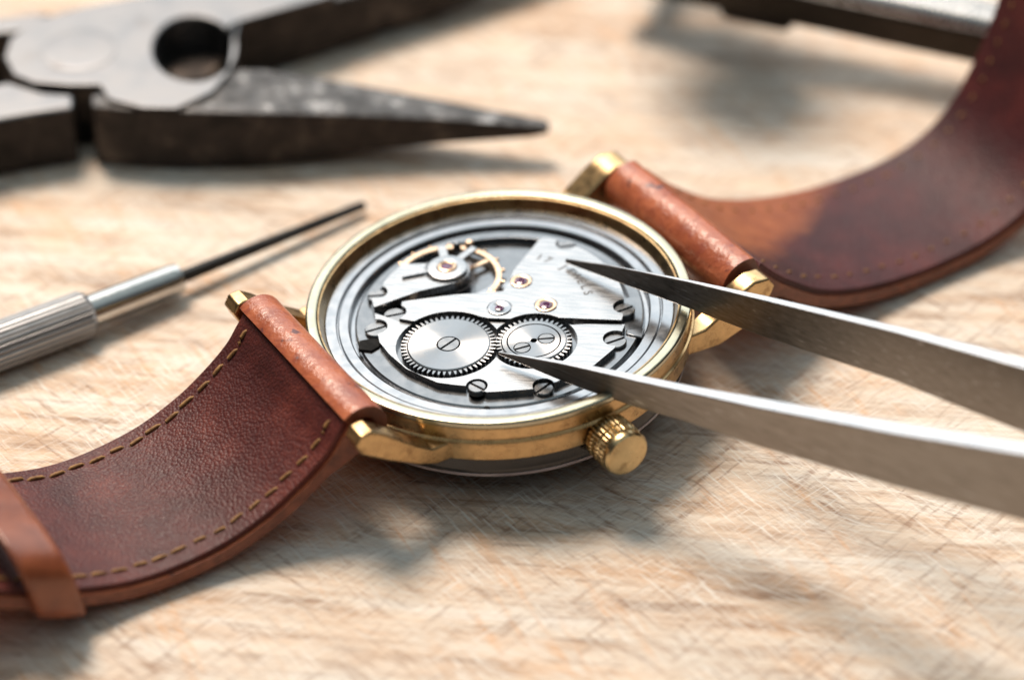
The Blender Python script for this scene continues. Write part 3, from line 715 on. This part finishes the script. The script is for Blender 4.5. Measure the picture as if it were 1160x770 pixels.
def knurled(a, b, r, n=28):
    bm = bmesh.new(); t = (b - a).normalized(); x = t.cross(Vector((0, 0, 1))).normalized(); y = t.cross(x); rings = []
    Lh = (b - a).length
    for d, k in ((0, 0.86), (0.05, 1.0), (Lh * 0.5, 1.0), (Lh - 0.05, 1.0), (Lh, 0.86)):
        row = []
        for i in range(n * 4):
            rr = r * k * (0.945 if i % 4 == 0 else 1.0); q = 2 * PI * i / (n * 4)
            row.append(bm.verts.new(a + t * d + (x * math.cos(q) + y * math.sin(q)) * rr - sd.location))
        rings.append(row)
    m = n * 4
    for p, q in zip(rings, rings[1:]):
        for k in range(m): bm.faces.new((p[k], p[(k + 1) % m], q[(k + 1) % m], q[k]))
    bm.faces.new(rings[0][::-1]); bm.faces.new(rings[-1]); return bm
obj('handle', knurled(s2, s2 + dirh * 4.2, 0.238), 'handle', sd, smooth=25)
along([s2 + dirh * 4.2, s2 + dirh * 4.35, s2 + dirh * 4.8, s2 + dirh * 4.85], [0.16, 0.2, 0.2, 0.16], 'chrome', 'swivel_cap', sd)

# ------------------------------------------------------------------ STEEL BAR TOOL (behind, top right)
ZB0, ZB1 = 0.50, 0.90
b_near0 = at(932, 1, ZB1); b_near1 = at(1122, 40, ZB1)
dirb = (b_near1 - b_near0); dirb.z = 0; lb = dirb.length; dirb.normalize(); nb = Vector((dirb.y, -dirb.x, 0))
tool = empty('steel_hand_tool', (b_near0.x, b_near0.y, 0), 'blurred steel hand tool with bright top and black side behind the curled strap', 'hand tool')
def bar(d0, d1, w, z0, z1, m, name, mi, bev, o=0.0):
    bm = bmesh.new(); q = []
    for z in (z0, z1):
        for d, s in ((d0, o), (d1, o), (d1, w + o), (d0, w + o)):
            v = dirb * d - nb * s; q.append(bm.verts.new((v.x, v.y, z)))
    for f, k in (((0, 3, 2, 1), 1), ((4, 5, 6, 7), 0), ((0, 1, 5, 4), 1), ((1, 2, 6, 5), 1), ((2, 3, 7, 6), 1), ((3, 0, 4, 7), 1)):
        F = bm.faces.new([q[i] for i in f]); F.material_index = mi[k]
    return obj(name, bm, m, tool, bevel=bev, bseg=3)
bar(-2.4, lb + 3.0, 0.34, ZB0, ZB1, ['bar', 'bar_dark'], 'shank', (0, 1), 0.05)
sp0 = b_near0 - tool.location
sbm = tube(bmesh.new(), [Vector((0, 0, ZB1 - 0.02)) + dirb * q - nb * 0.20 for q in (-2.4, lb + 3.0)], 0.17, 32)
obj('spine', sbm, 'bar', tool)
sbm = tube(bmesh.new(), [Vector((0, 0, ZB1 - 0.04)) + dirb * q - nb * 0.50 for q in (-2.4, lb + 3.0)], 0.14, 32)
obj('spine', sbm, 'bar', tool)
bar(-1.2, -0.35, 0.40, 0.34, ZB0 + 0.05, ['bar_dark', 'bar_dark'], 'collar', (0, 0), 0.12, o=0.04)
e0 = b_near0 + dirb * -2.4 - nb * 0.17
def link_bar(a, b, w, z0, z1, name):
    bm = bmesh.new(); t = (b - a); t.z = 0; n = Vector((t.y, -t.x, 0)).normalized() * w / 2
    pts = [a + n, b + n, b - n, a - n]
    prism([(p.x - tool.location.x, p.y - tool.location.y) for p in pts], z0, z1, bm); return obj(name, bm, 'bar_dark', tool, bevel=0.06)
shadow_stand_pos = Vector((1.9, 7.9, 0))  # unseen stand, added to hold the shadow-casting disc
link_bar(Vector((e0.x + dirb.x * 0.2, e0.y + dirb.y * 0.2, 0)), shadow_stand_pos, 0.30, ZB0 + 0.03, ZB1 - 0.03, 'shadow_stand_link')
link_bar(shadow_stand_pos + Vector((-0.3, 0, 0)), shadow_stand_pos + Vector((0.3, 0, 0)), 0.6, 0.0, 2.5, 'shadow_stand')
link_bar(Vector((1.95, 6.5, 0)), shadow_stand_pos, 0.4, 2.15, 2.48, 'shadow_disc_arm')
hd = Vector((1.95, 5.95, 0)) - tool.location
obj('head', lathe([(0, 2.05), (0.8, 2.05), (0.86, 2.12), (0.86, 2.52), (0.8, 2.6), (0, 2.6)], 64), 'bar_dark', tool, (hd.x, hd.y, 0))  # unseen disc added only to cast a soft shadow on the wood
bar(lb + 2.8, lb + 4.6, 0.8, 0.0, ZB1 + 0.05, ['bar', 'bar_dark'], 'butt', (0, 1), 0.12, o=-0.1)

# ------------------------------------------------------------------ camera, light, view
cd = bpy.data.cameras.new('camera'); cam = bpy.data.objects.new('camera', cd); C.objects.link(cam)
cam.location = CAM; cam.rotation_euler = (PI / 2 - EL, 0, 0)
cd.sensor_width = 36; cd.lens = 100; cd.clip_start = 0.5; cd.clip_end = 2000
focus = Vector((-0.25, -0.62, 1.02))
cd.dof.use_dof = True; cd.dof.focus_distance = (focus - CAM).dot(FW); cd.dof.aperture_fstop = 0.1 / 0.85; cd.dof.aperture_blades = 8
sc.camera = cam

def area(name, loc, target, size, power, col, shape='DISK', sy=None):
    l = bpy.data.lights.new(name, 'AREA'); l.shape = shape; l.size = size
    if sy: l.size_y = sy
    l.energy = power; l.color = col
    o = bpy.data.objects.new(name, l); C.objects.link(o); o.location = loc
    o.rotation_euler = (Vector(target) - Vector(loc)).to_track_quat('-Z', 'Y').to_euler(); return o
d = Vector((-0.28, 0.54, 1.0)).normalized()
area('key_lamp', d * 70, (0, 0, 0), 26, 65000, (1.0, 0.83, 0.68))
area('window_lamp', (4, 62, 44), (0, 0, 0), 100, 40000, (0.88, 0.96, 1.0), 'RECTANGLE', 54)
w = bpy.data.worlds.new('World'); sc.world = w; w.use_nodes = True
wn = w.node_tree; bg = wn.nodes['Background']
tc = wn.nodes.new('ShaderNodeTexCoord'); sx = wn.nodes.new('ShaderNodeSeparateXYZ'); wn.links.new(tc.outputs['Generated'], sx.inputs[0])
r = wn.nodes.new('ShaderNodeValToRGB'); wn.links.new(sx.outputs[2], r.inputs[0])
el = r.color_ramp.elements; el.new(0.5); el.new(0.8)
for e, (p, c) in zip(el, ((0.0, (0.045, 0.04, 0.037)), (0.62, (0.07, 0.075, 0.08)), (0.86, (0.46, 0.55, 0.58)), (1.0, (0.56, 0.67, 0.70)))): e.position = p; e.color = (*c, 1)
wn.links.new(r.outputs[0], bg.inputs['Color']); bg.inputs['Strength'].default_value = 1.0
sc.view_settings.view_transform = 'Standard'; sc.view_settings.look = 'None'; sc.view_settings.gamma = 1; sc.view_settings.exposure = 0
sc.view_settings.use_curve_mapping = False
